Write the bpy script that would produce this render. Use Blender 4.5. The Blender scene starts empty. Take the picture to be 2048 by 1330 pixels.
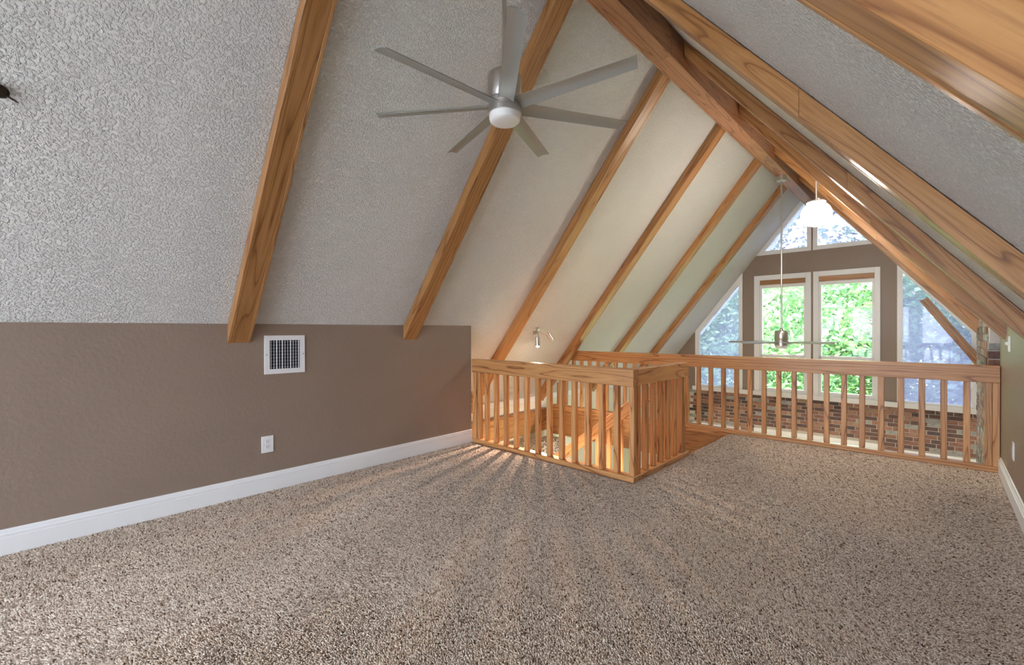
import bpy, bmesh, math, random
import numpy as np
from mathutils import Vector, Matrix
random.seed(7); rng = np.random.default_rng(11)
S = bpy.context.scene
C = S.collection
PI = math.pi

# ------------------------------------------------------------------ camera
cam_d = bpy.data.cameras.new('camera'); cam = bpy.data.objects.new('camera', cam_d); C.objects.link(cam)
cam_d.sensor_width = 36.0; cam_d.sensor_fit = 'HORIZONTAL'
cam_d.lens = 893.5 / 2048 * 36.0
cam_d.clip_start = 0.02; cam_d.clip_end = 400
def cam_matrix(yaw, pitch, roll, loc):
    y, a, r = map(math.radians, (yaw, pitch, roll))
    F = Vector((-math.sin(y), math.cos(y), 0)); R = Vector((math.cos(y), math.sin(y), 0)); U = Vector((0, 0, 1))
    F2 = F*math.cos(a) + U*math.sin(a); U2 = U*math.cos(a) - F*math.sin(a)
    R3 = R*math.cos(r) + U2*math.sin(r); U3 = U2*math.cos(r) - R*math.sin(r)
    M = Matrix((R3, U3, -F2)).transposed().to_4x4(); M.translation = loc
    return M
cam.matrix_world = cam_matrix(43.66, -0.267, -0.162, Vector((0, 0, 1.22)))
S.camera = cam

# ------------------------------------------------------------------ world and exposure
W = bpy.data.worlds.new('sky'); S.world = W; W.use_nodes = True
bg = W.node_tree.nodes['Background']
bg.inputs[0].default_value = (0.93, 0.965, 1.0, 1); bg.inputs[1].default_value = 10.5
S.view_settings.view_transform = 'Standard'; S.view_settings.look = 'None'
S.view_settings.exposure = 2.12; S.view_settings.gamma = 1.0
S.view_settings.use_curve_mapping = False

def portal(name, loc, rot, sx, sy):
    l = bpy.data.lights.new(name, 'AREA'); l.shape = 'RECTANGLE'; l.size = sx; l.size_y = sy
    l.energy = 1; l.cycles.is_portal = True
    o = bpy.data.objects.new(name, l); C.objects.link(o); o.location = loc; o.rotation_euler = rot
    return o

# ------------------------------------------------------------------ measured room
XL, XR, XM = -3.698, 0.383, -1.6576           # knee walls, ridge
SL = 1.24; ZK = 1.2735                          # roof slope, knee wall height
YF, YS, YL, YW, YB = 3.2275, 4.29, 5.565, 9.64, -3.0   # rails, window wall, rear gable
XS = -1.749; ZR = 0.908
XO, XO2 = -4.56, -4.56 + 2*(4.56 - 1.6576)      # outer low walls
ZF = -2.65                                      # lower floor
ZA = ZK + SL*(XM - XL)
def zroof(x): return ZA - SL*abs(x - XM)
ROOF_A = math.atan(SL)

# ------------------------------------------------------------------ materials
MATS = {}
def new_mat(name):
    m = bpy.data.materials.new(name); m.use_nodes = True
    nt = m.node_tree; b = nt.nodes['Principled BSDF']; MATS[name] = m
    return m, nt, b
def N(nt, t, **kw):
    n = nt.nodes.new(t)
    for k, v in kw.items():
        if k.startswith('i_'): n.inputs[k[2:].replace('_', ' ')].default_value = v
        else: setattr(n, k, v)
    return n
def ramp(nt, stops):
    r = nt.nodes.new('ShaderNodeValToRGB'); e = r.color_ramp.elements
    while len(e) > 1: e.remove(e[-1])
    e[0].position = stops[0][0]; e[0].color = (*stops[0][1], 1)
    for p, c in stops[1:]:
        k = e.new(p); k.color = (*c, 1)
    return r
def srgb(r, g, b):
    f = lambda c: (c/255/12.92) if c <= 10 else ((c/255 + .055)/1.055)**2.4
    return (f(r), f(g), f(b))

def plain(name, col, rough=.6, metal=0, noise=0, bump=0, bscale=60, spec=None):
    m, nt, b = new_mat(name)
    b.inputs['Roughness'].default_value = rough; b.inputs['Metallic'].default_value = metal
    if spec is not None: b.inputs['Specular IOR Level'].default_value = spec
    tc = N(nt, 'ShaderNodeTexCoord')
    nz = N(nt, 'ShaderNodeTexNoise', i_Scale=bscale, i_Detail=3.0); nt.links.new(tc.outputs['Object'], nz.inputs['Vector'])
    n2 = N(nt, 'ShaderNodeTexNoise', i_Scale=2.5, i_Detail=4.0); nt.links.new(tc.outputs['Object'], n2.inputs['Vector'])
    a = tuple(c*(1-noise) for c in col); z = tuple(min(1, c*(1+noise)) for c in col)
    r = ramp(nt, [(.3, a), (.7, z)]); nt.links.new(n2.outputs['Fac'], r.inputs['Fac'])
    nt.links.new(r.outputs['Color'], b.inputs['Base Color'])
    if bump:
        bp = N(nt, 'ShaderNodeBump'); bp.inputs['Strength'].default_value = bump; bp.inputs['Distance'].default_value = .01
        nt.links.new(nz.outputs['Fac'], bp.inputs['Height']); nt.links.new(bp.outputs['Normal'], b.inputs['Normal'])
    return m

def textured_ceiling(name, col):
    m, nt, b = new_mat(name); b.inputs['Roughness'].default_value = .85
    tc = N(nt, 'ShaderNodeTexCoord')
    n1 = N(nt, 'ShaderNodeTexNoise', i_Scale=88.0, i_Detail=2.5, i_Roughness=.55); nt.links.new(tc.outputs['Object'], n1.inputs['Vector'])
    r1 = ramp(nt, [(.46, (0, 0, 0)), (.66, (1, 1, 1))]); nt.links.new(n1.outputs['Fac'], r1.inputs['Fac'])
    n2 = N(nt, 'ShaderNodeTexNoise', i_Scale=1.2, i_Detail=3.0); nt.links.new(tc.outputs['Object'], n2.inputs['Vector'])
    rc = ramp(nt, [(.3, tuple(c*.96 for c in col)), (.7, col)]); nt.links.new(n2.outputs['Fac'], rc.inputs['Fac'])
    nt.links.new(rc.outputs['Color'], b.inputs['Base Color'])
    bp = N(nt, 'ShaderNodeBump'); bp.inputs['Strength'].default_value = .9; bp.inputs['Distance'].default_value = .010
    nt.links.new(r1.outputs['Color'], bp.inputs['Height']); nt.links.new(bp.outputs['Normal'], b.inputs['Normal'])
    return m

def oak(name, light, mid, dark, rough=.38, grain=9.0):
    m, nt, b = new_mat(name); b.inputs['Roughness'].default_value = rough
    tc = N(nt, 'ShaderNodeTexCoord'); oi = N(nt, 'ShaderNodeObjectInfo')
    mul = N(nt, 'ShaderNodeVectorMath', operation='SCALE'); mul.inputs[0].default_value = (37, 11, 23)
    nt.links.new(oi.outputs['Random'], mul.inputs['Scale'])
    add = N(nt, 'ShaderNodeVectorMath', operation='ADD')
    nt.links.new(tc.outputs['Object'], add.inputs[0]); nt.links.new(mul.outputs[0], add.inputs[1])
    mp = N(nt, 'ShaderNodeMapping'); mp.inputs['Scale'].default_value = (.6, 8, 8); nt.links.new(add.outputs[0], mp.inputs['Vector'])
    n1 = N(nt, 'ShaderNodeTexNoise', i_Scale=1.0, i_Detail=1.5, i_Roughness=.45, i_Distortion=.25); nt.links.new(mp.outputs[0], n1.inputs['Vector'])
    k = N(nt, 'ShaderNodeMath', operation='MULTIPLY'); k.inputs[1].default_value = grain; nt.links.new(n1.outputs['Fac'], k.inputs[0])
    fr = N(nt, 'ShaderNodeMath', operation='FRACT'); nt.links.new(k.outputs[0], fr.inputs[0])
    r1 = ramp(nt, [(0, mid), (.45, light), (.82, mid), (.95, dark), (1.0, mid)]); nt.links.new(fr.outputs[0], r1.inputs['Fac'])
    mp2 = N(nt, 'ShaderNodeMapping'); mp2.inputs['Scale'].default_value = (5, 160, 160); nt.links.new(add.outputs[0], mp2.inputs['Vector'])
    n2 = N(nt, 'ShaderNodeTexNoise', i_Scale=1.0, i_Detail=3.0); nt.links.new(mp2.outputs[0], n2.inputs['Vector'])
    r2 = ramp(nt, [(.34, (.62, .55, .5)), (.52, (1, 1, 1))]); nt.links.new(n2.outputs['Fac'], r2.inputs['Fac'])
    mx = N(nt, 'ShaderNodeMix', data_type='RGBA', blend_type='MULTIPLY'); mx.inputs[0].default_value = .55
    nt.links.new(r1.outputs['Color'], mx.inputs[6]); nt.links.new(r2.outputs['Color'], mx.inputs[7])
    r3 = ramp(nt, [(0, (.86, .84, .82)), (1, (1.1, 1.1, 1.1))]); nt.links.new(oi.outputs['Random'], r3.inputs['Fac'])
    mx2 = N(nt, 'ShaderNodeMix', data_type='RGBA', blend_type='MULTIPLY'); mx2.inputs[0].default_value = 1
    nt.links.new(mx.outputs[2], mx2.inputs[6]); nt.links.new(r3.outputs['Color'], mx2.inputs[7])
    nt.links.new(mx2.outputs[2], b.inputs['Base Color'])
    bp = N(nt, 'ShaderNodeBump'); bp.inputs['Strength'].default_value = .12; bp.inputs['Distance'].default_value = .002
    nt.links.new(n2.outputs['Fac'], bp.inputs['Height']); nt.links.new(bp.outputs['Normal'], b.inputs['Normal'])
    return m

M_WHITE = textured_ceiling('ceiling_white', (.80, .805, .80))
M_WALL = plain('wall_brown', srgb(142, 124, 111), .42, noise=.03, bump=.25, bscale=45)
M_CREAM = plain('wall_cream', srgb(226, 220, 204), .7, noise=.02, bump=.1)
M_TRIM = plain('white_trim', srgb(235, 236, 238), .35, noise=.01)
M_OAK = oak('oak_rail', srgb(208, 156, 102), srgb(198, 142, 88), srgb(138, 86, 48))
M_OAKR = oak('oak_rafter', srgb(182, 134, 84), srgb(171, 121, 71), srgb(130, 84, 46), grain=8)
M_OAKD = oak('oak_ridge', srgb(172, 122, 88), srgb(160, 110, 78), srgb(112, 72, 48), grain=9)
M_NICKEL = plain('brushed_nickel', (.62, .60, .57), .28, 1.0, noise=.05)
M_BLADE = plain('silver_blade', srgb(168, 170, 166), .42, .35, noise=.03)
M_LENS = plain('opal_lens', (.9, .9, .9), .3)
M_DUCTSHADE = plain('duct_shade', (.006, .006, .008), .8)  # near-black colour carries the shade of the vent opening
M_BRONZE = plain('dark_bronze', (.03, .022, .015), .4, .6)
M_SLOT = plain('dark_slot', (.03, .03, .03), .6)
M_MORTAR = plain('mortar', srgb(204, 198, 190), .9, noise=.1, bump=.3)
M_LFLOOR = plain('lower_floor', srgb(200, 190, 175), .5, noise=.05)
M_GRASS = plain('lawn', srgb(150, 165, 120), .9, noise=.3, bump=.4, bscale=20)
M_PAVE = plain('bounce_gravel', srgb(196, 194, 188), .9, noise=.1, bump=.4, bscale=20)
M_BARK = plain('bark', srgb(92, 80, 70), .9, noise=.3, bump=.6, bscale=25)
M_GRAY = plain('vent_white', srgb(232, 232, 236), .4)

def brick_mat():
    m, nt, b = new_mat('brick'); b.inputs['Roughness'].default_value = .6
    oi = N(nt, 'ShaderNodeObjectInfo'); tc = N(nt, 'ShaderNodeTexCoord')
    r = ramp(nt, [(0, srgb(100, 74, 68)), (.16, srgb(152, 108, 90)), (.32, srgb(172, 128, 106)), (.46, srgb(112, 82, 74)),
                  (.6, srgb(142, 100, 84)), (.72, srgb(88, 72, 72)), (.82, srgb(176, 142, 118)), (.90, srgb(168, 170, 168))])
    r.color_ramp.interpolation = 'CONSTANT'
    nt.links.new(oi.outputs['Random'], r.inputs['Fac'])
    n = N(nt, 'ShaderNodeTexNoise', i_Scale=28.0, i_Detail=4.0); nt.links.new(tc.outputs['Object'], n.inputs['Vector'])
    r2 = ramp(nt, [(.3, (.42, .41, .41)), (.7, (1.05, 1.02, 1.0))]); nt.links.new(n.outputs['Fac'], r2.inputs['Fac'])
    mx = N(nt, 'ShaderNodeMix', data_type='RGBA', blend_type='MULTIPLY'); mx.inputs[0].default_value = .8
    nt.links.new(r.outputs['Color'], mx.inputs[6]); nt.links.new(r2.outputs['Color'], mx.inputs[7])
    nt.links.new(mx.outputs[2], b.inputs['Base Color'])
    bp = N(nt, 'ShaderNodeBump'); bp.inputs['Strength'].default_value = .4; bp.inputs['Distance'].default_value = .004
    nt.links.new(n.outputs['Fac'], bp.inputs['Height']); nt.links.new(bp.outputs['Normal'], b.inputs['Normal'])
    return m
M_BRICK = brick_mat()

def speckle_mat(name, a, c, d, scale):
    m, nt, b = new_mat(name); b.inputs['Roughness'].default_value = .95
    tc = N(nt, 'ShaderNodeTexCoord'); n = N(nt, 'ShaderNodeTexNoise', i_Scale=scale, i_Detail=2.0)
    nt.links.new(tc.outputs['Object'], n.inputs['Vector'])
    r = ramp(nt, [(.36, a), (.5, c), (.62, d)]); nt.links.new(n.outputs['Fac'], r.inputs['Fac'])
    nt.links.new(r.outputs['Color'], b.inputs['Base Color'])
    bp = N(nt, 'ShaderNodeBump'); bp.inputs['Strength'].default_value = .6; bp.inputs['Distance'].default_value = .008
    nt.links.new(n.outputs['Fac'], bp.inputs['Height']); nt.links.new(bp.outputs['Normal'], b.inputs['Normal'])
    return m
M_CARPB = speckle_mat('carpet_base', srgb(120, 102, 92), srgb(178, 162, 150), srgb(206, 192, 182), 130.0)
M_GRANITE = speckle_mat('speckled_stone', srgb(70, 66, 60), srgb(205, 200, 190), srgb(235, 232, 225), 45.0)

def tuft_mat():
    m, nt, b = new_mat('carpet_pile'); b.inputs['Roughness'].default_value = 1.0
    b.inputs['Specular IOR Level'].default_value = .1
    at = N(nt, 'ShaderNodeAttribute', attribute_name='tint')
    r = ramp(nt, [(0, srgb(94, 71, 54)), (.2, srgb(178, 155, 136)), (.5, srgb(222, 203, 185)), (1, srgb(246, 234, 219))])
    nt.links.new(at.outputs['Fac'], r.inputs['Fac']); nt.links.new(r.outputs['Color'], b.inputs['Base Color'])
    return m
M_PILE = tuft_mat()

def leaf_mat(name, cols):
    m, nt, b = new_mat(name)
    out = nt.nodes['Material Output']
    at = N(nt, 'ShaderNodeAttribute', attribute_name='tint')
    r = ramp(nt, cols); nt.links.new(at.outputs['Fac'], r.inputs['Fac'])
    nt.links.new(r.outputs['Color'], b.inputs['Base Color']); b.inputs['Roughness'].default_value = .5
    tr = N(nt, 'ShaderNodeBsdfTranslucent'); nt.links.new(r.outputs['Color'], tr.inputs['Color'])
    mx = N(nt, 'ShaderNodeMixShader'); mx.inputs[0].default_value = .5
    nt.links.new(b.outputs[0], mx.inputs[1]); nt.links.new(tr.outputs[0], mx.inputs[2]); nt.links.new(mx.outputs[0], out.inputs[0])
    return m
M_LEAF = leaf_mat('leaf_bright', [(0, srgb(60, 94, 66)), (.5, srgb(104, 142, 96)), (1, srgb(170, 190, 134))])
M_LEAF2 = leaf_mat('leaf_deep', [(0, srgb(38, 56, 52)), (.5, srgb(70, 96, 80)), (1, srgb(116, 142, 106))])

def glass_mat(name, tint, haze, hcol):
    m, nt, b = new_mat(name); nt.nodes.remove(b); out = nt.nodes['Material Output']
    t = N(nt, 'ShaderNodeBsdfTransparent'); t.inputs[0].default_value = (*tint, 1)
    d = N(nt, 'ShaderNodeBsdfTranslucent'); d.inputs[0].default_value = (*hcol, 1)
    m1 = N(nt, 'ShaderNodeMixShader'); m1.inputs[0].default_value = haze
    nt.links.new(t.outputs[0], m1.inputs[1]); nt.links.new(d.outputs[0], m1.inputs[2])
    g = N(nt, 'ShaderNodeBsdfGlossy'); g.inputs['Roughness'].default_value = .02
    fr = N(nt, 'ShaderNodeFresnel'); fr.inputs[0].default_value = 1.35
    m2 = N(nt, 'ShaderNodeMixShader'); nt.links.new(fr.outputs[0], m2.inputs[0])
    nt.links.new(m1.outputs[0], m2.inputs[1]); nt.links.new(g.outputs[0], m2.inputs[2]); nt.links.new(m2.outputs[0], out.inputs[0])
    return m
M_GLASS = glass_mat('clear_glass', (.70, .76, .73), 0.0, (1, 1, 1))
M_GREY = glass_mat('rear_dimming_glass', (.60, .62, .65), 0.0, (1, 1, 1))  # grey tint dims daylight from the assumed rear windows
M_FILM = glass_mat('filmed_glass', (.34, .35, .43), .07, (.62, .63, .92))

def emit_mat(name, col, s):
    m, nt, b = new_mat(name)
    b.inputs['Base Color'].default_value = (.9, .9, .9, 1)
    b.inputs['Emission Color'].default_value = (*col, 1); b.inputs['Emission Strength'].default_value = s
    return m
M_GLOBE = emit_mat('lit_opal_globe', (1, .95, .86), 6.0)
M_BULB = emit_mat('lit_bulb', (1, .82, .6), 40.0)

# ------------------------------------------------------------------ builders
WM = {}                                        # world matrix of every object built
def link(o, parent=None, M=None):
    C.objects.link(o); M = M or Matrix()
    if parent is not None:
        o.parent = parent; o.matrix_parent_inverse = Matrix(); o.matrix_basis = WM[parent.name].inverted() @ M
    else: o.matrix_basis = M
    WM[o.name] = M.copy(); return o
def tag(o, label=None, cat=None, group=None, kind=None):
    if label: o['label'] = label
    if cat: o['category'] = cat
    if group: o['group'] = group
    if kind: o['kind'] = kind
    return o
def thing(name, loc, label, cat, group=None, kind=None):
    o = bpy.data.objects.new(name, None); o.empty_display_size = .1
    link(o, None, Matrix.Translation(loc)); return tag(o, label, cat, group, kind)
def mesh_obj(name, bm, mat, parent=None, M=None, smooth=False):
    me = bpy.data.meshes.new(name); bmesh.ops.recalc_face_normals(bm, faces=bm.faces); bm.to_mesh(me); bm.free()
    if smooth:
        for p in me.polygons: p.use_smooth = True
    me.materials.append(mat)
    return link(bpy.data.objects.new(name, me), parent, M)
_boxes = {}
def box_mesh(lx, ly, lz, bev, mat):
    key = (round(lx, 3), round(ly, 3), round(lz, 3), bev, mat.name)
    if key not in _boxes:
        bm = bmesh.new(); bmesh.ops.create_cube(bm, size=1); bmesh.ops.scale(bm, vec=(lx, ly, lz), verts=bm.verts)
        if bev: bmesh.ops.bevel(bm, geom=bm.edges[:], offset=min(bev, .3*min(lx, ly, lz)), segments=1, affect='EDGES')
        me = bpy.data.meshes.new('box'); bm.to_mesh(me); bm.free(); me.materials.append(mat); _boxes[key] = me
    return _boxes[key]
def box(name, x0, x1, y0, y1, z0, z1, mat, parent=None, bev=.003, axis=None):
    """axis-aligned block; local X runs along its longest side so that wood grain follows it"""
    d = Vector((abs(x1-x0), abs(y1-y0), abs(z1-z0))); c = Vector(((x0+x1)/2, (y0+y1)/2, (z0+z1)/2))
    a = axis if axis is not None else max(range(3), key=lambda i: d[i])
    if a == 0: R = Matrix(); L = (d.x, d.y, d.z)
    elif a == 1: R = Matrix.Rotation(PI/2, 4, 'Z'); L = (d.y, d.x, d.z)
    else: R = Matrix.Rotation(-PI/2, 4, 'Y'); L = (d.z, d.y, d.x)
    return link(bpy.data.objects.new(name, box_mesh(*L, bev, mat)), parent, Matrix.Translation(c) @ R)
def board(name, p0, p1, w, t, nrm, mat, parent=None, bev=.003, skew=0):
    """board from p0 to p1; t along nrm, w across"""
    p0, p1 = Vector(p0), Vector(p1); x = (p1-p0).normalized(); z = Vector(nrm); z = (z - x*z.dot(x)).normalized(); y = z.cross(x)
    M = Matrix((x, y, z)).transposed().to_4x4(); M.translation = (p0+p1)/2
    me = box_mesh((p1-p0).length, w, t, bev, mat)
    if skew:
        me = me.copy()
        for v in me.vertices: v.co.x += skew*v.co.z
    return link(bpy.data.objects.new(name, me), parent, M)
def prism_bm(bm, poly, a0, a1, plane='XZ'):
    """extrude a polygon between a0 and a1 along the third axis"""
    f = {'XZ': lambda p, a: (p[0], a, p[1]), 'XY': lambda p, a: (p[0], p[1], a), 'YZ': lambda p, a: (a, p[0], p[1])}[plane]
    A = [bm.verts.new(f(p, a0)) for p in poly]; B = [bm.verts.new(f(p, a1)) for p in poly]; n = len(poly)
    bm.faces.new(A); bm.faces.new(B[::-1])
    for i in range(n): bm.faces.new((A[i], B[i], B[(i+1) % n], A[(i+1) % n]))
def prism(name, polys, a0, a1, mat, parent=None, plane='XZ'):
    bm = bmesh.new()
    for p in polys: prism_bm(bm, p, a0, a1, plane)
    return mesh_obj(name, bm, mat, parent)
def lathe(name, prof, mat, parent=None, M=None, seg=40):
    bm = bmesh.new(); rings = []
    for r, z in prof:
        rings.append([bm.verts.new((max(r, 1e-5)*math.cos(2*PI*i/seg), max(r, 1e-5)*math.sin(2*PI*i/seg), z)) for i in range(seg)])
    for a, b in zip(rings, rings[1:]):
        for i in range(seg): bm.faces.new((a[i], a[(i+1) % seg], b[(i+1) % seg], b[i]))
    bm.faces.new(rings[0][::-1]); bm.faces.new(rings[-1])
    o = mesh_obj(name, bm, mat, parent, M, smooth=True)
    o.data.set_sharp_from_angle(angle=math.radians(35)); return o
def tube(name, pts, radii, mat, parent=None, M=None, seg=10):
    bm = bmesh.new(); rings = []; pts = [Vector(p) for p in pts]
    for i, p in enumerate(pts):
        d = (pts[min(i+1, len(pts)-1)] - pts[max(i-1, 0)]).normalized()
        u = d.cross(Vector((.31, .2, .93))).normalized(); v = d.cross(u); r = radii[i] if hasattr(radii, '__len__') else radii
        rings.append([bm.verts.new(p + u*r*math.cos(2*PI*k/seg) + v*r*math.sin(2*PI*k/seg)) for k in range(seg)])
    for a, b in zip(rings, rings[1:]):
        for k in range(seg): bm.faces.new((a[k], a[(k+1) % seg], b[(k+1) % seg], b[k]))
    bm.faces.new(rings[0][::-1]); bm.faces.new(rings[-1])
    return mesh_obj(name, bm, mat, parent, M, smooth=True)

# ------------------------------------------------------------------ the setting
TH = .16
def slope_poly(x_out, s):                       # roof slab section, s=-1 left, +1 right
    n = Vector((s*math.sin(ROOF_A), math.cos(ROOF_A)))*TH
    return [(x_out, zroof(x_out)), (XM, ZA), (XM, ZA + TH/math.cos(ROOF_A)), (x_out + n[0], zroof(x_out) + n[1])]
tag(prism('ceiling_left', [slope_poly(XO - .12, -1)], YB - .4, YW + .5, M_WHITE), 'white textured sloping ceiling on the left', 'ceiling', kind='structure')
tag(prism('ceiling_right', [slope_poly(XO2 + .12, 1)], YB - .4, YW + .5, M_WHITE), 'white textured sloping ceiling on the right', 'ceiling', kind='structure')
zo = zroof(XO)
tag(prism('wall_left', [[(XL, -.30), (XL, ZK), (XO, zo), (XO, -.30)]], YB, YF - .002, M_WALL), 'brown painted knee wall on the left under the slope', 'wall', kind='structure')
tag(prism('wall_right', [[(XR, -.42), (XR, ZK), (XO2, zo), (XO2, -.42)]], YB, YL + .09, M_WALL), 'brown painted knee wall at the right edge', 'wall', kind='structure')
tag(prism('floor', [[(XL, YB), (XR, YB), (XR, YL + .09), (XS - .02, YL + .09), (XS - .02, YF), (XL, YF)]], -.30, 0, M_CARPB, plane='XY'),
    'loft floor under beige speckled carpet', 'floor', kind='structure')
tag(prism('wall_stairwell', [[(XO, ZF), (XO, zo), (XO - .12, zo - .15), (XO - .12, ZF)]], YB, YW, M_CREAM), 'low cream wall beyond the stairwell', 'wall', kind='structure')
tag(prism('wall_chimney_side', [[(XO2, ZF), (XO2, zo), (XO2 + .12, zo - .15), (XO2 + .12, ZF)]], YB, YW, M_CREAM), 'cream lower wall behind the brick chimney', 'wall', kind='structure')
tag(box('floor_lower', XO, XO2, YB, YW, ZF - .1, ZF, M_LFLOOR, bev=0), 'pale floor of the room below the loft', 'floor', kind='structure')
tag(box('wall_lower_back', XO, XO2, YB - .12, YB, ZF, -.30, M_CREAM, bev=0), 'cream back wall of the lower room', 'wall', kind='structure')
tag(box('trim_1', XO, XO + .02, YF, YW, zo - .085, zo - .005, M_TRIM), 'white trim board under the stairwell slope', 'trim', kind='structure')

def baseboard(name, x, s, y0, y1, label):
    prof = [(0, 0), (.016, 0), (.016, .096), (.011, .099), (.011, .103), (.0145, .106), (.0145, .114), (.009, .121), (.009, .126), (.006, .136), (0, .140)]
    tag(prism(name, [[(x + s*a, b) for a, b in prof]], y0, y1, M_TRIM), label, 'baseboard', kind='structure')
baseboard('baseboard_left', XL, 1, YB, YF - .002, 'white moulded baseboard along the left knee wall')
baseboard('baseboard_right', XR, -1, YB, YL - .01, 'white moulded baseboard along the right knee wall')

# gable walls with windows
def inset_slope(x, off): return zroof(x) - off/math.cos(ROOF_A)
def gable(y, s, n0, front):
    """s=+1: outside is +Y. Window trim boards are proud of the inner face"""
    t0, t1 = (y, y + .15) if s > 0 else (y - .15, y)
    zb = -.06 if front else -.30
    hw, wi, wo = .958, 1.170, 2.106
    xa = lambda z: (ZA - z)/SL                   # half width of the gable at height z
    P = []
    for k in (-1, 1):
        f = lambda pts: [(XM + k*a, b) for a, b in pts]
        P.append(f([(wo, zb), (2.902, zb), (2.902, zo), (wo, zroof(XM + wo))]))
        P.append(f([(hw, zb), (wi, zb), (wi, zroof(XM + wi)), (hw, zroof(XM + hw))]))
    P.append([(XM - hw, 2.268), (XM + hw, 2.268), (XM + hw, zroof(XM + hw)), (XM + xa(2.66), 2.66), (XM - xa(2.66), 2.66), (XM - hw, zroof(XM + hw))])
    P.append([(XM - .016, zb), (XM + .016, zb), (XM + .016, 2.268), (XM - .016, 2.268)])
    P.append([(XM - .012, 2.66), (XM + .012, 2.66), (XM + .012, ZA - .02), (XM - .012, ZA - .02)])
    if not front: P.append([(XO, -.30), (XO2, -.30), (XO2, .0), (XO, .0)])
    nm = 'wall_front' if front else 'wall_back'
    w = tag(prism(nm, P, t0, t1, M_WALL), 'brown gable wall around the tall windows' if front else 'brown gable wall behind the viewer', 'wall', kind='structure')
    yi, yt = (y - .022, y + .05) if s > 0 else (y - .05, y + .022)
    ym = y + s*.06
    where = '' if front else ', assumed behind the viewer to let in daylight'
    def pane_poly(name, poly, mat, par): return prism(name, [poly], ym - .003, ym + .003, mat, par)
    def vb(par, x0, x1, z0, z1, nm='frame_board', m=M_TRIM, a=yi, b=yt): return box(nm, x0, x1, a, b, z0, z1, m, par, axis=0 if x1-x0 > z1-z0 else 2)
    # middle windows: double-hung with an oak board at the head
    for k, (x0, x1) in enumerate(((XM - hw, XM - .016), (XM + .016, XM + hw))):
        side = ('left', 'right')[k]
        win = thing('window_%d' % (n0 + k), (x0, y, .0), 'white framed tall double-hung window, %s of the central pair%s' % (side, where), 'window', kind='structure')
        o0, o1 = (x0 + .100, x1 - .085) if k == 0 else (x0 + .085, x1 - .075)
        vb(win, x0, o0, .03, 2.268); vb(win, o1, x1, .03, 2.268); vb(win, o0, o1, 2.175, 2.268)
        vb(win, o0, o1, 2.085, 2.174, 'header_board', M_OAKR, y - .004, y + .05)
        f0, f1 = (y + .012, y + .075) if s > 0 else (y - .075, y - .012)
        vb(win, o0, o1, 2.020, 2.084, 'sash_rail', M_TRIM, f0, f1); vb(win, o0, o1, .69, .745, 'meeting_rail', M_TRIM, f0, f1)
        vb(win, o0, o1, .031, .10, 'sash_rail', M_TRIM, f0, f1)
        vb(win, o0, o0 + .035, .10, 2.02, 'sash_stile', M_TRIM, f0, f1); vb(win, o1 - .035, o1, .10, 2.02, 'sash_stile', M_TRIM, f0, f1)
        for q in (.25, .75):
            xx = o0 + (o1 - o0)*q; vb(win, xx - .03, xx + .03, .746, .762, 'sash_lock', M_TRIM, f0, (f0+f1)/2)
        pane_poly('pane', [(o0 + .03, .09), (o1 - .03, .09), (o1 - .03, .70), (o0 + .03, .70)], M_GLASS if front else M_GREY, win)
        pane_poly('pane', [(o0 + .03, .74), (o1 - .03, .74), (o1 - .03, 2.03), (o0 + .03, 2.03)], M_GLASS if front else M_GREY, win)
    # side windows under the slope
    for k, q in enumerate((-1, 1)):
        side = ('left', 'right')[k]
        win = thing('window_%d' % (n0 + 2 + k), (XM + q*wi, y, .0), 'tinted trapezoid window under the %s roof slope%s' % (side, where), 'window', kind='structure')
        f = lambda pts: [(XM + q*a, b) for a, b in pts]
        tw = .085
        z = lambda a, off=0: ZA - SL*a - off
        so = tw*math.hypot(1, SL)
        prism('frame_board', [f([(wi, .03), (wi + tw*.8, .03), (wi + tw*.8, z(wi + tw*.8)), (wi, z(wi))])], yi, yt, M_TRIM, win)
        prism('frame_board', [f([(wo - tw, .03), (wo, .03), (wo, z(wo)), (wo - tw, z(wo - tw))])], yi, yt, M_TRIM, win)
        prism('frame_board', [f([(wi + tw*.8, z(wi + tw*.8, so)), (wo - tw, z(wo - tw, so)), (wo - tw, z(wo - tw)), (wi + tw*.8, z(wi + tw*.8))])], yi, yt, M_TRIM, win)
        prism('frame_board', [f([(wi + tw*.8, .03), (wo - tw, .03), (wo - tw, .06), (wi + tw*.8, .06)])], yi, yt, M_TRIM, win)
        pane_poly('pane', f([(wi + .05, .05), (wo - .06, .05), (wo - .06, z(wo - .06, so*.8)), (wi + .05, z(wi + .05, so*.8))]), M_FILM if front else M_GREY, win)
    # triangular windows at the peak
    for k, q in enumerate((-1, 1)):
        side = ('left', 'right')[k]
        win = thing('window_%d' % (n0 + 4 + k), (XM + q*.1, y, 2.66), 'triangular peak window, %s of the pair at the gable top%s' % (side, where), 'window', kind='structure')
        f = lambda pts: [(XM + q*a, b) for a, b in pts]
        z = lambda a, off=0: ZA - SL*a - off
        so = .06*math.hypot(1, SL); b0, b1 = 2.66, 2.735
        xe = (ZA - b0)/SL; xe1 = (ZA - so - b1)/SL
        prism('frame_board', [f([(.012, b0), (xe, b0), ((ZA - b1)/SL, b1), (.012, b1)])], yi, yt, M_TRIM, win)
        prism('frame_board', [f([(.012, b1), (.082, b1), (.082, z(.082)), (.012, z(.012))])], yi, yt, M_TRIM, win)
        prism('frame_board', [f([(.082, z(.082, so)), (xe1, b1), ((ZA - b1)/SL, b1), (.082, z(.082))])], yi, yt, M_TRIM, win)
        pane_poly('pane', f([(.06, b1 - .01), (xe1 + .015, b1 - .01), (.06, z(.06, so*.8))]), M_FILM if front else M_GREY, win)
    return w
gable(YW, 1, 1, True)
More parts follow.
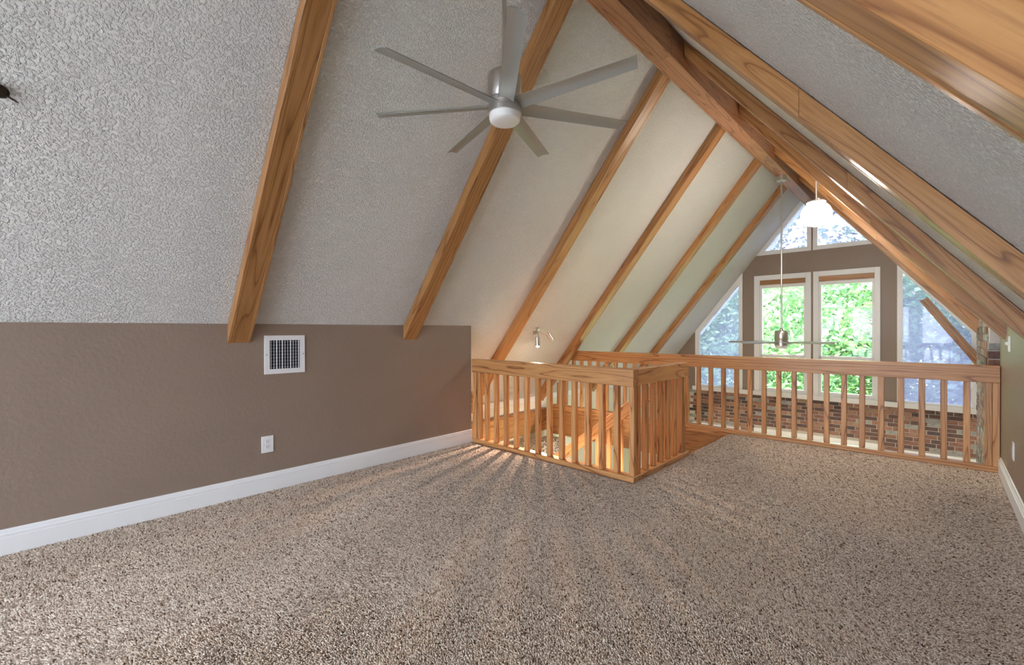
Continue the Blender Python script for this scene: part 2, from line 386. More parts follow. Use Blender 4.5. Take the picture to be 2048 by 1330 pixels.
gable(YB, -1, 7, False)  # rear windows are unseen, assumed here to let daylight in
tag(box('trim_2', XM - 2.16, XM + 2.16, YW - .05, YW + .02, -.055, .03, M_TRIM), 'long white sill board below all the far windows', 'trim', kind='structure')

# lower wall: mortar, bricks, lower windows
LOW = [(XM - hw_, XM + hw2, zt) for hw_, hw2, zt in ((.962, .962, -.69), (2.13, -1.215, -.745), (-1.245, 2.10, -.735))]
ops = sorted(LOW)
pm = []; xs = XO
for a, b, zt in ops:
    pm.append([(xs, ZF), (a, ZF), (a, -.055), (xs, -.055)]); pm.append([(a, zt), (b, zt), (b, -.055), (a, -.055)])
    pm.append([(a, ZF), (b, ZF), (b, ZF + .25), (a, ZF + .25)]); xs = b
pm.append([(xs, ZF), (XO2, ZF), (XO2, -.055), (xs, -.055)])
wb = tag(prism('wall_brick', pm, YW, YW + .14, M_MORTAR), 'multicoloured brick wall below the far windows', 'wall', kind='structure')
def in_open(x0, x1, z0, z1):
    for a, b, zt in LOW:
        if x1 > a - .001 and x0 < b + .001 and z0 < zt + .001 and z1 > ZF + .25: return (a, b)
    return None
low = []
row = 0; z = -.06
while z > ZF + .02:
    x = XM - 2.16 + (0 if row % 2 else -.105) + (row*37 % 5)*.012; z0, z1 = z - .056, z
    while x < XM + 2.2:
        L = .195; a, b = max(x, XM - 2.6), x + L
        segs = [(a, b)]
        o = in_open(a, b, z0, z1)
        if o:
            segs = []
            if a < o[0] - .02: segs.append((a, o[0] - .004))
            if b > o[1] + .02: segs.append((o[1] + .004, b))
        for p, q in segs:
            if q - p < .02: continue
            pr = random.uniform(.008, .016)
            if z > -1.0: box('brick', p, q, YW - pr, YW + .03, z0, z1, M_BRICK, wb, bev=.003, axis=0)
            else: low.append((p, q, z0, z1))
        x += L + .010
    z -= .066; row += 1
bm = bmesh.new()
for p, q, z0, z1 in low: prism_bm(bm, [(p, z0), (q, z0), (q, z1), (p, z1)], YW - .012, YW + .02)
tag(mesh_obj('brick_courses_low', bm, M_BRICK, wb), kind='stuff')
for k, (a, b, zt) in enumerate(LOW):
    win = thing('window_%d' % (13 + k), (a, YW, ZF + .25), ['wide white framed window low in the brick wall', 'low window left of the wide one in the brick wall', 'low window right of the wide one in the brick wall'][k], 'window', kind='structure')
    yi, yt = YW - .03, YW + .05
    box('frame_board', a, b, yi, yt, zt - .085, zt, M_TRIM, win); box('frame_board', a, b, yi, yt, ZF + .25, ZF + .33, M_TRIM, win)
    box('frame_board', a, a + .08, yi, yt, ZF + .33, zt - .085, M_TRIM, win); box('frame_board', b - .08, b, yi, yt, ZF + .33, zt - .085, M_TRIM, win)
    if k == 0:
        box('frame_board', XM - .05, XM + .05, yi, yt, ZF + .33, zt - .085, M_TRIM, win)
        for p, q in ((a + .08, XM - .05), (XM + .05, b - .08)): box('header_board', p, q, YW, YW + .05, zt - .18, zt - .086, M_WALL, win)
    else: box('ledge', a - .02, b + .02, YW - .07, YW, zt - .02, zt + .012, M_TRIM, win)
    prism('pane', [[(a + .05, ZF + .3), (b - .05, ZF + .3), (b - .05, zt - .05), (a + .05, zt - .05)]], YW + .055, YW + .06, M_GLASS, win)

# brick chimney beside the loft railing
ch = thing('brick_chimney', (.75, 6.6, ZF), 'reddish brown brick chimney rising beside the end of the long railing', 'chimney')
CX, CY0, CY1 = .318, 5.76, 7.35
box('core', CX + .012, CX + .42, CY0 + .012, CY1, ZF, .78, M_MORTAR, ch, bev=0)
prism('core_top', [[(CX + .012, .78), (CX + .38, .78), (CX + .012, zroof(CX + .02) - .02)]], CY0 + .012, CY1, M_MORTAR, ch)
z = 1.245; row = 0; lowc = []
while z > ZF + .08:
    z0, z1 = z - .064, z
    fr = [(CX, CX + .20), (CX + .21, CX + .41)] if row % 2 else [(CX, CX + .095), (CX + .105, CX + .305), (CX + .315, CX + .41)]
    sd = []; yy = CY0 + (.10 if row % 2 else .20)
    while yy < CY1 - .05: sd.append((yy + .01, min(yy + .205, CY1))); yy += .215
    if z > -.75:
        for a, b in fr:
            if zroof(b) > z1 + .005: box('brick', a, b, CY0 - random.uniform(0, .004), CY0 + .1, z0, z1, M_BRICK, ch, bev=.006, axis=0)
        for a, b in sd:
            if zroof(CX) > z1 + .02: box('brick', CX - random.uniform(0, .005), CX + .06, a, b, z0, z1, M_BRICK, ch, bev=.006, axis=1)
    else: lowc.append((z0, z1))
    z -= .0735; row += 1
bm = bmesh.new()
for z0, z1 in lowc:
    yy = CY0
    while yy < CY1: prism_bm(bm, [(CX, yy), (CX + .1, yy), (CX + .1, min(yy + .2, CY1)), (CX, min(yy + .2, CY1))], z0, z1, 'XY'); yy += .21
tag(mesh_obj('brick_courses_low', bm, M_BRICK, ch), kind='stuff')

# lower ceiling face of the loft and stairwell fascias in oak
fa = thing('stairwell_fascia', (XS, YL + .04, -.42), 'wide oak fascia board under the long railing', 'fascia')
box('fascia_board', XO + .08, XR, YL + .012, YL + .075, -.42, -.035, M_OAKR, fa)
box('fascia_cap', XO + .08, XS - .03, YL - .008, YL + .088, -.034, .0, M_OAK, fa)
fb = thing('stairwell_fascia', (XO + .05, 4.4, -.36), 'oak fascia board along the stairwell below the low cream wall', 'fascia')
box('fascia_board', XO + .005, XO + .05, YF + .05, YL - .01, -.36, -.035, M_OAKR, fb); box('fascia_cap', XO + .005, XO + .07, YF + .05, YL - .01, -.034, -.01, M_OAKD, fb)
fc = thing('stairwell_fascia', (XS - .04, 3.3, -.30), 'oak fascia lining the near edge of the stairwell behind the balusters', 'fascia')
box('fascia_board', XO + .08, XS - .04, YF + .004, YF + .03, -.32, -.002, M_OAKR, fc)
tag(box('speckled_half_wall', XO + .10, XO + .40, 4.35, 5.5, ZF, -.42, M_GRANITE, bev=.05), 'pale speckled stone half wall seen low through the front balusters', 'half wall')

# ------------------------------------------------------------------ ridge beam and rafters
rb = thing('ridge_beam', (XM, 4, 3.461), 'long reddish oak ridge beam under the roof peak', 'beam')
YJ = [YB, 1.2, 3.55, 5.9, 8.1, YW - .03]
for a, b in zip(YJ, YJ[1:]):
    box('soffit_board', XM - .062, XM + .062, a + .0008, b - .0008, 3.461, 3.482, M_OAKD, rb, bev=.0015)
    for q in (-1, 1): box('side_board', XM + q*.0625, XM + q*.080, a + .0008, b - .0008, 3.459, 3.80 - .1, M_OAKD, rb, bev=.0015)
DEP = .0888
ROWS_L = [(.985, 'nearest the viewer, ending left of the wall vent'), (2.445, 'second from the viewer, ending at the knee wall corner'),
          (3.91, 'third from the viewer, running down behind the front railing'), (5.38, 'fourth from the viewer, meeting the long railing end'),
          (6.83, 'fifth from the viewer'), (8.28, 'last before the far windows')]
ROWS_R = [(.93, 'nearest, filling the top right corner'), (2.41, 'second from the viewer'), (3.87, 'third from the viewer'),
          (5.31, 'fourth from the viewer, ending at the light switch'), (6.78, 'fifth from the viewer, ending on the chimney'), (8.23, 'last before the far windows')]
def rafter(y, s, x_end, label, group, split):
    xr = XM + s*.081
    nrm = Vector((-s*math.sin(ROOF_A), 0, -math.cos(ROOF_A)))        # into the room
    A = Vector((xr, y, zroof(xr))); B = Vector((x_end, y, zroof(x_end))); d = (B - A).normalized()
    t = thing('rafter', B, label, 'rafter', group)
    A2 = A; w = .145; sk = -nrm.x/d.x
    def bd(nm, y0, off, tt, ww, p, q, mat): board(nm, p + (nrm + d*sk)*off + Vector((0, y0, 0)), q + (nrm + d*sk)*off + Vector((0, y0, 0)), ww, tt, nrm, mat, t, bev=.0015, skew=sk)
    L = (B - A2).length
    cuts = [0] + [c*L for c in split] + [L]
    for a, b in zip(cuts, cuts[1:]):
        e0 = .0008 if a else 0
        bd('soffit_board', 0, DEP - .011, .019, w - .040, A2 + d*(a + e0), A2 + d*(b - e0 - (.012 if b == L else 0)), M_OAKR)
    cuts = [0] + [c*L - .18 for c in split] + [L]
    for a, b in zip(cuts, cuts[1:]):
        e0 = .0008 if a else 0
        for q in (-1, 1): bd('side_board', q*(w/2 - .0098), DEP/2 + .002, DEP - .004, .0195, A2 + d*(a + e0), A2 + d*(b - e0), M_OAKR)
    return t
for i, (y, l) in enumerate(ROWS_L):
    xe = XL - .035 if y < YF else XO + .03
    rafter(y, -1, xe - (0 if y < YF else 0), 'oak rafter on the left slope, ' + l, 'rafters on the left slope', [])
for i, (y, l) in enumerate(ROWS_R):
    xe = XR + .035 if y < YL else (CX - .012 if y < CY1 else XR + .25)
    rafter(y, 1, xe, 'oak rafter on the right slope, ' + l, 'rafters on the right slope', [.62] if i else [])

# ------------------------------------------------------------------ railings
BW = .045
fr = thing('railing', (-2.7, YF + .045, 0), 'honey oak railing across the near side of the stairwell', 'railing')
box('top_rail', XL + .004, XS - .0005, YF, YF + .085, .766, ZR, M_OAK, fr, bev=.004)
box('bottom_rail', XL + .004, XS - .0005, YF, YF + .085, .0, .045, M_OAK, fr, bev=.004)
box('post', XL + .004, XL + .066, YF + .012, YF + .075, .045, .766, M_OAK, fr)
xb = XL + .11
for k in range(14):
    xc = [-3.598][0] if k == 0 else -3.489 + .1425*(k - 1)
    if k == 0: xc = -3.600
    box('baluster', xc - BW/2, xc + BW/2, YF + .02, YF + .02 + BW, .045, .766, M_OAK, fr)
sr = thing('railing', (XS - .045, 3.8, 0), 'short oak railing returning along the stair side with dark balusters', 'railing')
box('top_rail', XS - .085, XS, YF + .0855, YS, .772, ZR, M_OAK, sr, bev=.004)
box('bottom_rail', XS - .085, XS, YF + .0855, YS + .03, .0, .045, M_OAK, sr, bev=.004)
for k in range(7):
    yc = YF + .105 + .1425*k + .03
    box('baluster', XS - .02 - BW, XS - .02, yc - BW/2, yc + BW/2, .045, .772, M_OAK, sr)
box('post', XS - .085, XS - .02, YS - .07, YS - .005, .045, .772, M_OAK, sr)
lr = thing('railing', (-1.5, YL + .045, 0), 'long oak railing along the loft edge in front of the far windows', 'railing')
box('top_rail', -4.10, XR - .003, YL, YL + .085, .762, ZR, M_OAK, lr, bev=.004)
box('bottom_rail', -4.42, XR - .003, YL, YL + .085, .0005, .05, M_OAK, lr, bev=.004)
k = 0
while True:
    xc = .182 - .1457*k; k += 1
    if xc < -4.35: break
    zt = min(.762, zroof(xc - .03) - .05)
    if zt > .12: box('baluster', xc - BW/2, xc + BW/2, YL + .02, YL + .02 + BW, .05, zt, M_OAK, lr)
box('post', .335, .379, YL + .012, YL + .075, .05, .762, M_OAK, lr); box('post', .288, .334, YL + .016, YL + .07, .05, .762, M_OAK, lr)

# stairs going down to the left, with their own rail
st = thing('staircase', (XS - .1, 4.9, 0), 'oak staircase descending to the left inside the stairwell opening', 'staircase')
RU, RI = .247, .185
for k in range(11):
    xa = XS - .03 - RU*k; zt = -RI*(k + 1)
    if xa - RU < XO + .45: break
    box('tread', xa - RU - .025, xa, YS + .11, YL - .03, zt - .035, zt, M_OAK, st); box('riser', xa - .018, xa, YS + .11, YL - .03, zt + .001, zt + RI - .036, M_OAKR, st)
pa, pb = Vector((XS - .04, YS + .075, -.14)), Vector((XO + .5, YS + .075, -.14 - .75*(XS - .04 - XO - .5)))
board('stringer', pa, pb, .26, .04, (0, 1, 0), M_OAKR, st); board('stringer', pa + Vector((0, 1.165, 0)), pb + Vector((0, 1.165, 0)), .26, .035, (0, 1, 0), M_OAKR, st)
ha, hb = Vector((XS - .10, YS + .075, .80)), Vector((-3.62, YS + .075, .80 - .75*(3.62 + XS - .10)))
board('handrail', ha, hb, .115, .07, (0, 1, 0), M_OAK, st)
for k in range(12):
    x = XS - .17 - .15*k; zc = .80 - .75*(XS - .10 - x)
    if x < -3.6: break
    box('baluster', x - .02, x + .02, YS + .055, YS + .095, zc - .83, zc - .04, M_OAK, st)
box('newel_post', -3.70, -3.61, YS + .035, YS + .12, -2.2, -.42, M_OAK, st)

# ------------------------------------------------------------------ carpet pile
def pile_mesh(P, full):
    n = len(P); x, y, sc = P[:, 0], P[:, 1], P[:, 2]
    # nap direction: brushed lanes and trodden patches
    lane = np.sin(x*2.3 + .8*np.sin(y*.9)) + .6*np.sin(y*1.7 - x*.8 + 1.3) + .5*np.sin(3.9*x + 3.1*y)
    ang = .9*np.tanh(1.6*lane) + rng.normal(0, .9, n) - 1.9
    lean = .0055*(1 + .5*np.tanh(lane)) + rng.normal(0, .0025, n)
    lx, ly = np.cos(ang)*lean*sc, np.sin(ang)*lean*sc
    r = rng.uniform(.0027, .0043, n)*sc; h = rng.uniform(.005, .0085, n); rot = rng.uniform(0, 2*PI, n)
    nv = 7 if full else 4
    V = np.zeros((n, nv, 3), np.float32)
    for k in range(3):
        a = rot + k*2*PI/3; m = .8 if full else 1.25
        V[:, k, 0] = x + r*m*np.cos(a); V[:, k, 1] = y + r*m*np.sin(a)
        if full:
            V[:, 3+k, 0] = x + lx*.55 + r*1.05*np.cos(a + .5); V[:, 3+k, 1] = y + ly*.55 + r*1.05*np.sin(a + .5); V[:, 3+k, 2] = h*.68
    V[:, nv-1, 0] = x + lx*1.1; V[:, nv-1, 1] = y + ly*1.1; V[:, nv-1, 2] = h
    tri = np.array([[0, 1, 4], [0, 4, 3], [1, 2, 5], [1, 5, 4], [2, 0, 3], [2, 3, 5], [3, 4, 6], [4, 5, 6], [5, 3, 6]] if full else [[0, 1, 3], [1, 2, 3], [2, 0, 3]])
    T = np.clip(rng.normal(.53, .28, n), 0, 1)
    return V.reshape(-1, 3), tri, n, nv, np.repeat(T, nv).astype(np.float32)
def carpet():
    near, far = [], []
    def region(x0, x1, y0, y1):
        step = .25
        for xa in np.arange(x0, x1, step):
            for ya in np.arange(y0, y1, step):
                xb_, yb_ = min(xa + step, x1), min(ya + step, y1)
                dd = math.hypot((xa+xb_)/2, (ya+yb_)/2)
                dens = 24000 if dd < 2.1 else 20000 if dd < 3.0 else 14000 if dd < 4 else 9500
                if ya < -.5: dens = 6000
                n = max(1, int(dens*(xb_-xa)*(yb_-ya)))
                nx = max(1, round(math.sqrt(n*(xb_-xa)/(yb_-ya)))); ny = max(1, round(n/nx))
                gx, gy = np.meshgrid((np.arange(nx) + .5)/nx, (np.arange(ny) + .5)/ny); n = nx*ny
                gx = xa + (xb_-xa)*np.clip(gx.ravel() + rng.uniform(-.48, .48, n)/nx, 0, 1); gy = ya + (yb_-ya)*np.clip(gy.ravel() + rng.uniform(-.48, .48, n)/ny, 0, 1)
                (near if dd < 2.1 and dens > 7000 else far).append(np.column_stack([gx, gy, np.full(n, (24000/dens)**.5)]))
    region(XL + .022, XR - .022, -1.2, YF - .022); region(XS + .02, XR - .022, YF - .022, YL - .018)
    region(XS - .015, XS + .02, YS + .045, YL - .018)
    vs, ix, ts, off = [], [], [], 0
    for P, full in ((np.vstack(near), True), (np.vstack(far), False)):
        V, tri, n, nv, T = pile_mesh(P, full)
        vs.append(V); ts.append(T); ix.append((tri[None] + (np.arange(n)*nv)[:, None, None] + off).reshape(-1)); off += n*nv
    V = np.vstack(vs); idx = np.concatenate(ix).astype(np.int32); t = np.concatenate(ts); nf = len(idx)//3
    me = bpy.data.meshes.new('carpet_pile'); me.vertices.add(len(V)); me.vertices.foreach_set('co', V.astype(np.float32).reshape(-1))
    me.loops.add(nf*3); me.loops.foreach_set('vertex_index', idx)
    me.polygons.add(nf); me.polygons.foreach_set('loop_start', np.arange(0, nf*3, 3, dtype=np.int32))
    me.update(calc_edges=True)
    me.polygons.foreach_set('use_smooth', np.ones(nf, bool))
    at = me.attributes.new('tint', 'FLOAT', 'POINT'); at.data.foreach_set('value', t)
    me.materials.append(M_PILE)
    print('carpet triangles', nf)
    o = bpy.data.objects.new('carpet', me); link(o)
    tag(o, 'beige and brown speckled cut-pile carpet covering the loft floor', 'carpet', kind='stuff')
carpet()

# ------------------------------------------------------------------ ceiling fans
def fan(loc, z_top, ang0, label, zl):
    x, y = loc
    t = thing('ceiling_fan', (x, y, zl), label, 'ceiling fan', 'brushed nickel ceiling fans')
    T = lambda z: Matrix.Translation((x, y, z))
    lathe('canopy', [(.0, 0), (.06, 0), (.066, .006), (.066, .075)], M_NICKEL, t, T(z_top - .075))
    lathe('downrod', [(.0125, 0), (.0125, z_top - .07 - zl - .24)], M_NICKEL, t, T(zl + .24), 16)
    lathe('rod_collar', [(.024, 0), (.024, .03), (.016, .04), (.0, .04)], M_NICKEL, t, T(zl + .236), 24)
    lathe('motor_housing', [(0, .0), (.087, .0), (.0885, .004), (.0885, .118), (.083, .136), (.07, .146), (0, .146)], M_NICKEL, t, T(zl + .095))
    lathe('blade_hub', [(0, 0), (.086, 0), (.086, .044), (0, .044)], M_NICKEL, t, T(zl + .049))
    lathe('light_ring', [(0, 0), (.0885, 0), (.0885, .025), (0, .025)], M_NICKEL, t, T(zl + .022))
    lathe('light_lens', [(0, 0), (.05, .001), (.070, .005), (.079, .013), (.081, .022), (.081, .046), (0, .046)], M_LENS, t, T(zl - .023))
    for k in range(7):
        bm = bmesh.new(); R0, R1, cs = .06, .70, 8; rows = []
        for i in range(7):
            u = i/6; r = R0 + (R1 - R0)*u; wd = .082 - .008*u; pit = math.radians(17 - 4*u)
            top, bot = [], []
            for j in range(cs + 1):
                v = j/cs - .5; yy = v*wd; zz = .010*(1 - (2*v)**2) - yy*math.tan(pit)
                th = .0035*(1 - (2*abs(v))**3) + .0012
                rr = r + (.018*(.5 - v) if i == 6 else 0)
                top.append(bm.verts.new((rr, yy, zz + th))); bot.append(bm.verts.new((rr, yy, zz - th)))
            rows.append(top + bot[::-1])
        for a, b in zip(rows, rows[1:]):
            n = len(a)
            for i in range(n): bm.faces.new((a[i], a[(i+1) % n], b[(i+1) % n], b[i]))
        bm.faces.new(rows[0][::-1]); bm.faces.new(rows[-1])
        o = mesh_obj('blade', bm, M_BLADE, t, T(zl + .066) @ Matrix.Rotation(ang0 + k*2*PI/7, 4, 'Z'), smooth=True)
        o.data.set_sharp_from_angle(angle=math.radians(40))
    return t
a_cam = math.atan2(-1.686, 1.6576)
fan((XM, 1.686), 3.461, a_cam + math.radians(4), 'seven-blade brushed nickel ceiling fan with white light over the carpet', 2.335)
fan((XM, 7.44), 3.461, .55, 'long-rod brushed nickel ceiling fan hanging before the far windows', .965)

# ------------------------------------------------------------------ pendant and spot lamps
px_, py_, pz_ = -.905, 5.46, 2.275
t = thing('pendant_lamp', (px_, py_, pz_), 'lit white globe pendant lamp hanging near the roof peak', 'pendant lamp')
T = lambda z: Matrix.Translation((px_, py_, z))
prof = [(0, 0), (.035, .003), (.07, .014), (.103, .038), (.126, .075), (.135, .118), (.131, .158), (.117, .190), (.095, .216), (.07, .233), (.05, .242), (.0, .248)]
gl = lathe('globe', prof, M_GLOBE, t, T(pz_)); gl.visible_shadow = True
lathe('shade_fitter', [(0, -.004), (.085, -.008), (.075, .006), (.045, .016), (.012, .024), (0, .024)], M_TRIM, t, T(pz_ + .250))
lathe('cord', [(.006, 0), (.006, zroof(px_) - pz_ - .275)], M_TRIM, t, T(pz_ + .272), 12)
lathe('ceiling_cup', [(0, 0), (.05, 0), (.055, .05), (0, .05)], M_TRIM, t, T(zroof(px_) - .05))

n_l = Vector((math.sin(ROOF_A), 0, -math.cos(ROOF_A)))
sb = Vector((-3.74, 4.36, zroof(-3.74)))
t = thing('spot_lamp', sb, 'twin-head chrome spot lamp on the left slope with one lit bulb', 'spot lamp')
def along(d, p): 
    d = Vector(d).normalized(); q = d.to_track_quat('Z', 'Y'); M = q.to_matrix().to_4x4(); M.translation = p; return M
lathe('base_plate', [(0, 0), (.052, 0), (.055, .008), (.05, .022), (.03, .028), (0, .028)], M_NICKEL, t, along(n_l, sb))
h1 = sb + n_l*.06 + Vector((.0, -.02, -.05)); d1 = Vector((.06, -.03, -1))
h2 = sb + n_l*.10 + Vector((.03, .10, .03)); d2 = Vector((.35, .35, -.75))
for k, (hp, dd) in enumerate(((h1, d1), (h2, d2))):
    tube('arm', [sb + n_l*.02, sb + n_l*.05 + (hp - sb)*.3, hp + dd.normalized()*.03], .007, M_NICKEL, t)
    hd = lathe('lamp_head', [(0, 0), (.026, 0), (.031, .006), (.031, .115), (.028, .115), (.028, .03), (0, .03)], M_NICKEL, t, along(dd, hp))
    lathe('bulb', [(0, .034), (.02, .034), (.027, .07), (.027, .10), (.018, .122), (0, .13)], M_BULB if k == 0 else M_LENS, hd, along(dd, hp))
pl = bpy.data.lights.new('spot_lamp_light', 'SPOT'); pl.energy = 62; pl.color = (1, .70, .50); pl.shadow_soft_size = .02; pl.spot_size = math.radians(120); pl.spot_blend = .7
po = bpy.data.objects.new('spot_lamp_light', pl); C.objects.link(po); po.location = h1 + d1.normalized()*.145; po.rotation_euler = Vector((.30, -.50, -.80)).to_track_quat('-Z', 'Y').to_euler()
pg = bpy.data.lights.new('pendant_light', 'POINT'); pg.energy = 110; pg.color = (1, .86, .68); pg.shadow_soft_size = .14
pgo = bpy.data.objects.new('pendant_light', pg); C.objects.link(pgo); pgo.location = (px_, py_, pz_ + .12)

t = thing('added_fill_lamp', (-1.0, 2.4, -.31), 'unseen fill lamp added under the loft floor to brighten the room below', 'added fill lamp')  # unseen lamp, added only to brighten the stairwell and lower room
lathe('fill_body', [(0, -.06), (.10, -.055), (.13, -.03), (.135, 0), (0, 0)], M_GLOBE, t, Matrix.Translation((-1.0, 2.4, -.31)))
dl = bpy.data.lights.new('downstairs_fill', 'POINT'); dl.energy = 150; dl.color = (1, .9, .76); dl.shadow_soft_size = .12  # point source of the added fill
dlo = bpy.data.objects.new('downstairs_fill', dl); C.objects.link(dlo); dlo.location = (-1.0, 2.4, -.55)

# ------------------------------------------------------------------ vent, outlets, switch, small bits
vy0, vy1, vz0, vz1 = 1.152, 1.449, .891, 1.186
t = thing('wall_vent', (XL, 1.3, vz0), 'square white wall vent with vertical louvres on the knee wall', 'vent')
bm = bmesh.new()
fw = .037
for p in ([(vy0, vz0), (vy1, vz0), (vy1, vz0 + fw), (vy0, vz0 + fw)], [(vy0, vz1 - fw), (vy1, vz1 - fw), (vy1, vz1), (vy0, vz1)],
          [(vy0, vz0 + fw), (vy0 + fw, vz0 + fw), (vy0 + fw, vz1 - fw), (vy0, vz1 - fw)], [(vy1 - fw, vz0 + fw), (vy1, vz0 + fw), (vy1, vz1 - fw), (vy1 - fw, vz1 - fw)]):
    prism_bm(bm, p, XL + .0005, XL + .009, 'YZ')
mesh_obj('frame', bm, M_GRAY, t)
box('duct_shade_sheet', XL + .0003, XL + .0012, vy0 + fw, vy1 - fw, vz0 + fw, vz1 - fw, M_DUCTSHADE, t, bev=0)  # flat black sheet on the wall stands in for shade inside the duct
na = 11
for k in range(na):
    yy = vy0 + fw + (vy1 - vy0 - 2*fw)*(k + .5)/na; wv = {2: .003, 4: .003, 7: .003, 10: .0025}.get(k, .0007)
    box('louvre', XL + .003, XL + .008, yy - wv, yy + wv, vz0 + fw, vz1 - fw, M_GRAY, t, bev=0)
for k in range(9):
    zz = vz0 + fw + (vz1 - vz0 - 2*fw)*(k + .5)/9
    box('cross_bar', XL + .0012, XL + .0028, vy0 + fw, vy1 - fw, zz - .0004, zz + .0004, M_GRAY, t, bev=0)
for yy in (vy0 + .015, vy1 - .009): lathe('screw', [(0, 0), (.004, 0), (.003, .002), (0, .002)], M_SLOT, t, along((1, 0, 0), Vector((XL + .009, yy, (vz0+vz1)/2))), 12)
box('damper_lever', XL + .009, XL + .016, vy1 - fw + .003, vy1 - fw + .012, 1.035, 1.045, M_GRAY, t)

def outlet(x, s, y, z, label, hh=.0625, ww=.042):
    t = thing('power_outlet', (x, y, z - hh), label, 'outlet')
    box('cover_plate', x + s*.0005, x + s*.006, y - ww, y + ww, z - hh, z + hh, M_TRIM, t, bev=.002, axis=2)
    for q in (-1, 1):
        r = box('receptacle', x + s*.006, x + s*.0085, y - .017, y + .017, z + q*.020 - .0145, z + q*.020 + .0145, M_GRAY, t, bev=.001, axis=2)
        for dy in (-.006, .006): box('slot', x + s*.0084, x + s*.0088, y + dy - .0012, y + dy + .0012, z + q*.02 - .001, z + q*.02 + .008, M_SLOT, r, bev=0)
        box('slot', x + s*.0084, x + s*.0088, y - .002, y + .002, z + q*.02 - .009, z + q*.02 - .005, M_SLOT, r, bev=0)
    lathe('screw', [(0, 0), (.003, 0), (.002, .001), (0, .001)], M_GRAY, t, along((s, 0, 0), Vector((x + s*.006, y, z))), 10)
outlet(XL, 1, 1.171, .359, 'white double power outlet below the vent on the left knee wall')
outlet(XR, -1, 4.67, .367, 'white power outlet low on the right knee wall')
t = thing('light_switch', (XR, 4.95, 1.05), 'white light switch plate on the right wall beside the chimney', 'switch')
box('cover_plate', XR - .006, XR - .0005, 4.86, 4.985, 1.052, 1.167, M_TRIM, t, bev=.002)
for yy in (4.90, 4.945): box('toggle', XR - .024, XR - .006, yy - .005, yy + .005, 1.10, 1.122, M_TRIM, t)
t = thing('ceiling_hook', (-2.9, -.11, 2.25), 'small dark hook at the left edge of the near ceiling', 'hook')
cpt = Vector((-2.905, -.125, zroof(-2.905)))
lathe('hook_body', [(0, -.002), (.012, 0), (.026, .012), (.030, .022), (.022, .034), (0, .038)], M_BRONZE, t, along(n_l, cpt), 20)
tube('hook_tip', [cpt + n_l*.02 + Vector((0, .015, -.01)), cpt + n_l*.024 + Vector((0, .040, -.022)), cpt + n_l*.024 + Vector((0, .056, -.03))], [.005, .004, .002], M_BRONZE, t)

# ------------------------------------------------------------------ outside
ZG = -3.4
tag(box('ground', -60, 60, YW + .2, 120, ZG - .2, ZG, M_GRASS, bev=0), 'pale green lawn outside the far windows', 'lawn', kind='structure')
tag(box('ground_rear', -60, 60, -80, YB - .3, ZG - .2, ZG, M_PAVE, bev=0), 'unseen gravel yard behind the house, made pale to bounce neutral daylight indoors', 'gravel', kind='structure')  # out of view; pale grey chosen so its bounce is not green
bt = thing('wooden_brace', (.58, YW - .06, .44), 'grooved oak brace slanting across the right trapezoid window', 'brace')
for k, (off, tt) in enumerate(((-.038, .036), (0, .036), (.038, .036))):
    d = Vector((.625, 0, -1.0)).normalized(); nn = Vector((1, 0, .625)).normalized()
    board('strip', Vector((-.168, YW - .054, 1.695)) + nn*off, Vector((.62, YW - .054, .435)) + nn*off, .05 if k != 1 else .036, tt, nn, M_OAKR, bt)

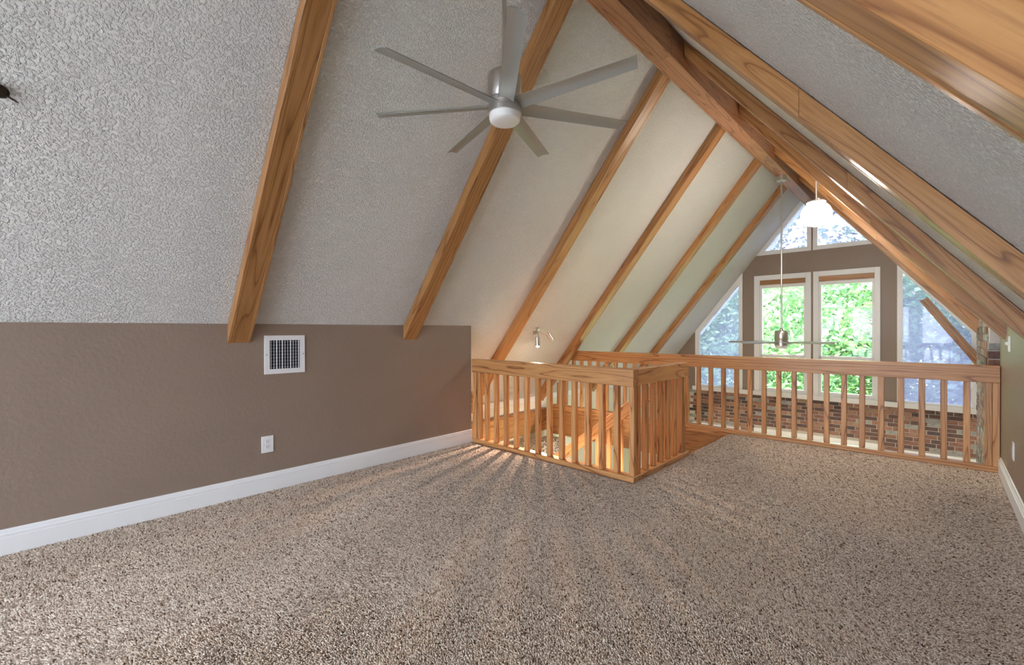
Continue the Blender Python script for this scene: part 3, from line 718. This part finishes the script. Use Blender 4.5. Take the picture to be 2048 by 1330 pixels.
def tree(x, y, h, r, mat, nleaf, size, label, trunk_r=.16, zlow=.15, dens=1.0):
    t = thing('tree', (x, y, ZG), label, 'tree', 'trees outside the far windows')
    base = Vector((x, y, ZG)); tips = []
    tube('trunk', [base, base + Vector((.1, .05, h*.35)), base + Vector((-.05, .1, h*.65)), base + Vector((.1, 0, h*.92))], [trunk_r*1.3, trunk_r, trunk_r*.6, trunk_r*.2], M_BARK, t, seg=8)
    for k in range(9):
        a = k*2.4 + x; z0 = h*(.25 + .065*k); L = r*(.95 - .05*k)
        p0 = base + Vector((0, .05, z0)); p2 = p0 + Vector((math.cos(a)*L, math.sin(a)*L, L*.5)); p1 = (p0 + p2)/2 + Vector((0, 0, -.1))
        tube('branch', [p0, p1, p2], [trunk_r*.4, trunk_r*.25, trunk_r*.08], M_BARK, t, seg=6); tips.append(p2)
    nc = int(nleaf/45)
    u = rng.normal(size=(nc, 3)); u /= np.linalg.norm(u, axis=1)[:, None]
    rad = rng.uniform(.35, 1, nc)**.6
    cz = h*(zlow + 1)/2; hz = h*(1 - zlow)/2
    cc = u*rad[:, None]*np.array([r, r, hz]) + np.array([x, y, ZG + cz])
    ii = rng.integers(0, nc, nleaf)
    p = cc[ii] + rng.normal(size=(nleaf, 3))*np.array([.34, .34, .2])*r/2.4
    a = rng.normal(size=(nleaf, 3)); a[:, 2] *= .5; a /= np.linalg.norm(a, axis=1)[:, None]
    b = np.cross(a, rng.normal(size=(nleaf, 3))); b /= np.linalg.norm(b, axis=1)[:, None]
    sz = size*rng.uniform(.6, 1.3, nleaf)[:, None]
    V = np.stack([p - a*sz, p + b*sz*.5, p + a*sz, p - b*sz*.5], 1).reshape(-1, 3).astype(np.float32)
    me = bpy.data.meshes.new('foliage'); me.vertices.add(nleaf*4); me.vertices.foreach_set('co', (V - np.array(base)[None]).astype(np.float32).reshape(-1))
    me.loops.add(nleaf*4); me.loops.foreach_set('vertex_index', np.arange(nleaf*4, dtype=np.int32))
    me.polygons.add(nleaf); me.polygons.foreach_set('loop_start', np.arange(0, nleaf*4, 4, dtype=np.int32)); me.update(calc_edges=True)
    at = me.attributes.new('tint', 'FLOAT', 'POINT'); at.data.foreach_set('value', np.repeat(np.clip(rng.normal(.5, .25, nleaf) + (rng.uniform(-.2, .2, nc)[ii]), 0, 1), 4).astype(np.float32))
    me.materials.append(mat); o = bpy.data.objects.new('foliage', me); link(o, t, Matrix.Translation(base)); tag(o, kind='stuff')
tree(-4.6, 16.0, 7.3, 2.4, M_LEAF, 22000, .085, 'bright leafy tree filling the left central window', zlow=.05)
tree(-1.6, 19.5, 7.6, 2.9, M_LEAF, 24000, .10, 'bright leafy tree filling the right central window', zlow=.05)
tree(-8.4, 19.5, 7.6, 2.6, M_LEAF2, 14000, .12, 'dark green tree behind the left trapezoid window')
tree(2.0, 16.5, 6.2, 2.2, M_LEAF2, 13000, .10, 'dark green tree behind the right trapezoid window')
tree(-7.6, 26.5, 14.0, 2.9, M_LEAF2, 3600, .17, 'tall sparse tree whose branches show in the left peak window')
tree(-2.4, 31.0, 16.0, 3.0, M_LEAF2, 2600, .18, 'tall sparse tree whose branches show in the right peak window')
tree(-14.5, 23.0, 9.0, 3.6, M_LEAF2, 9000, .17, 'distant tree at the left end of the row')
tree(4.6, 23.5, 9.0, 3.0, M_LEAF, 9000, .16, 'distant tree at the right end of the row')
tree(-5.0, 40.0, 9.0, 4.2, M_LEAF2, 9000, .21, 'distant tree between the two bright ones')

# daylight sampling through the window openings
portal('portal_front', (XM, YW + .3, .8), (-PI/2, 0, 0), 4.4, 6.2)
portal('portal_rear', (XM, YB - .3, 1.6), (PI/2, 0, 0), 4.4, 3.6)
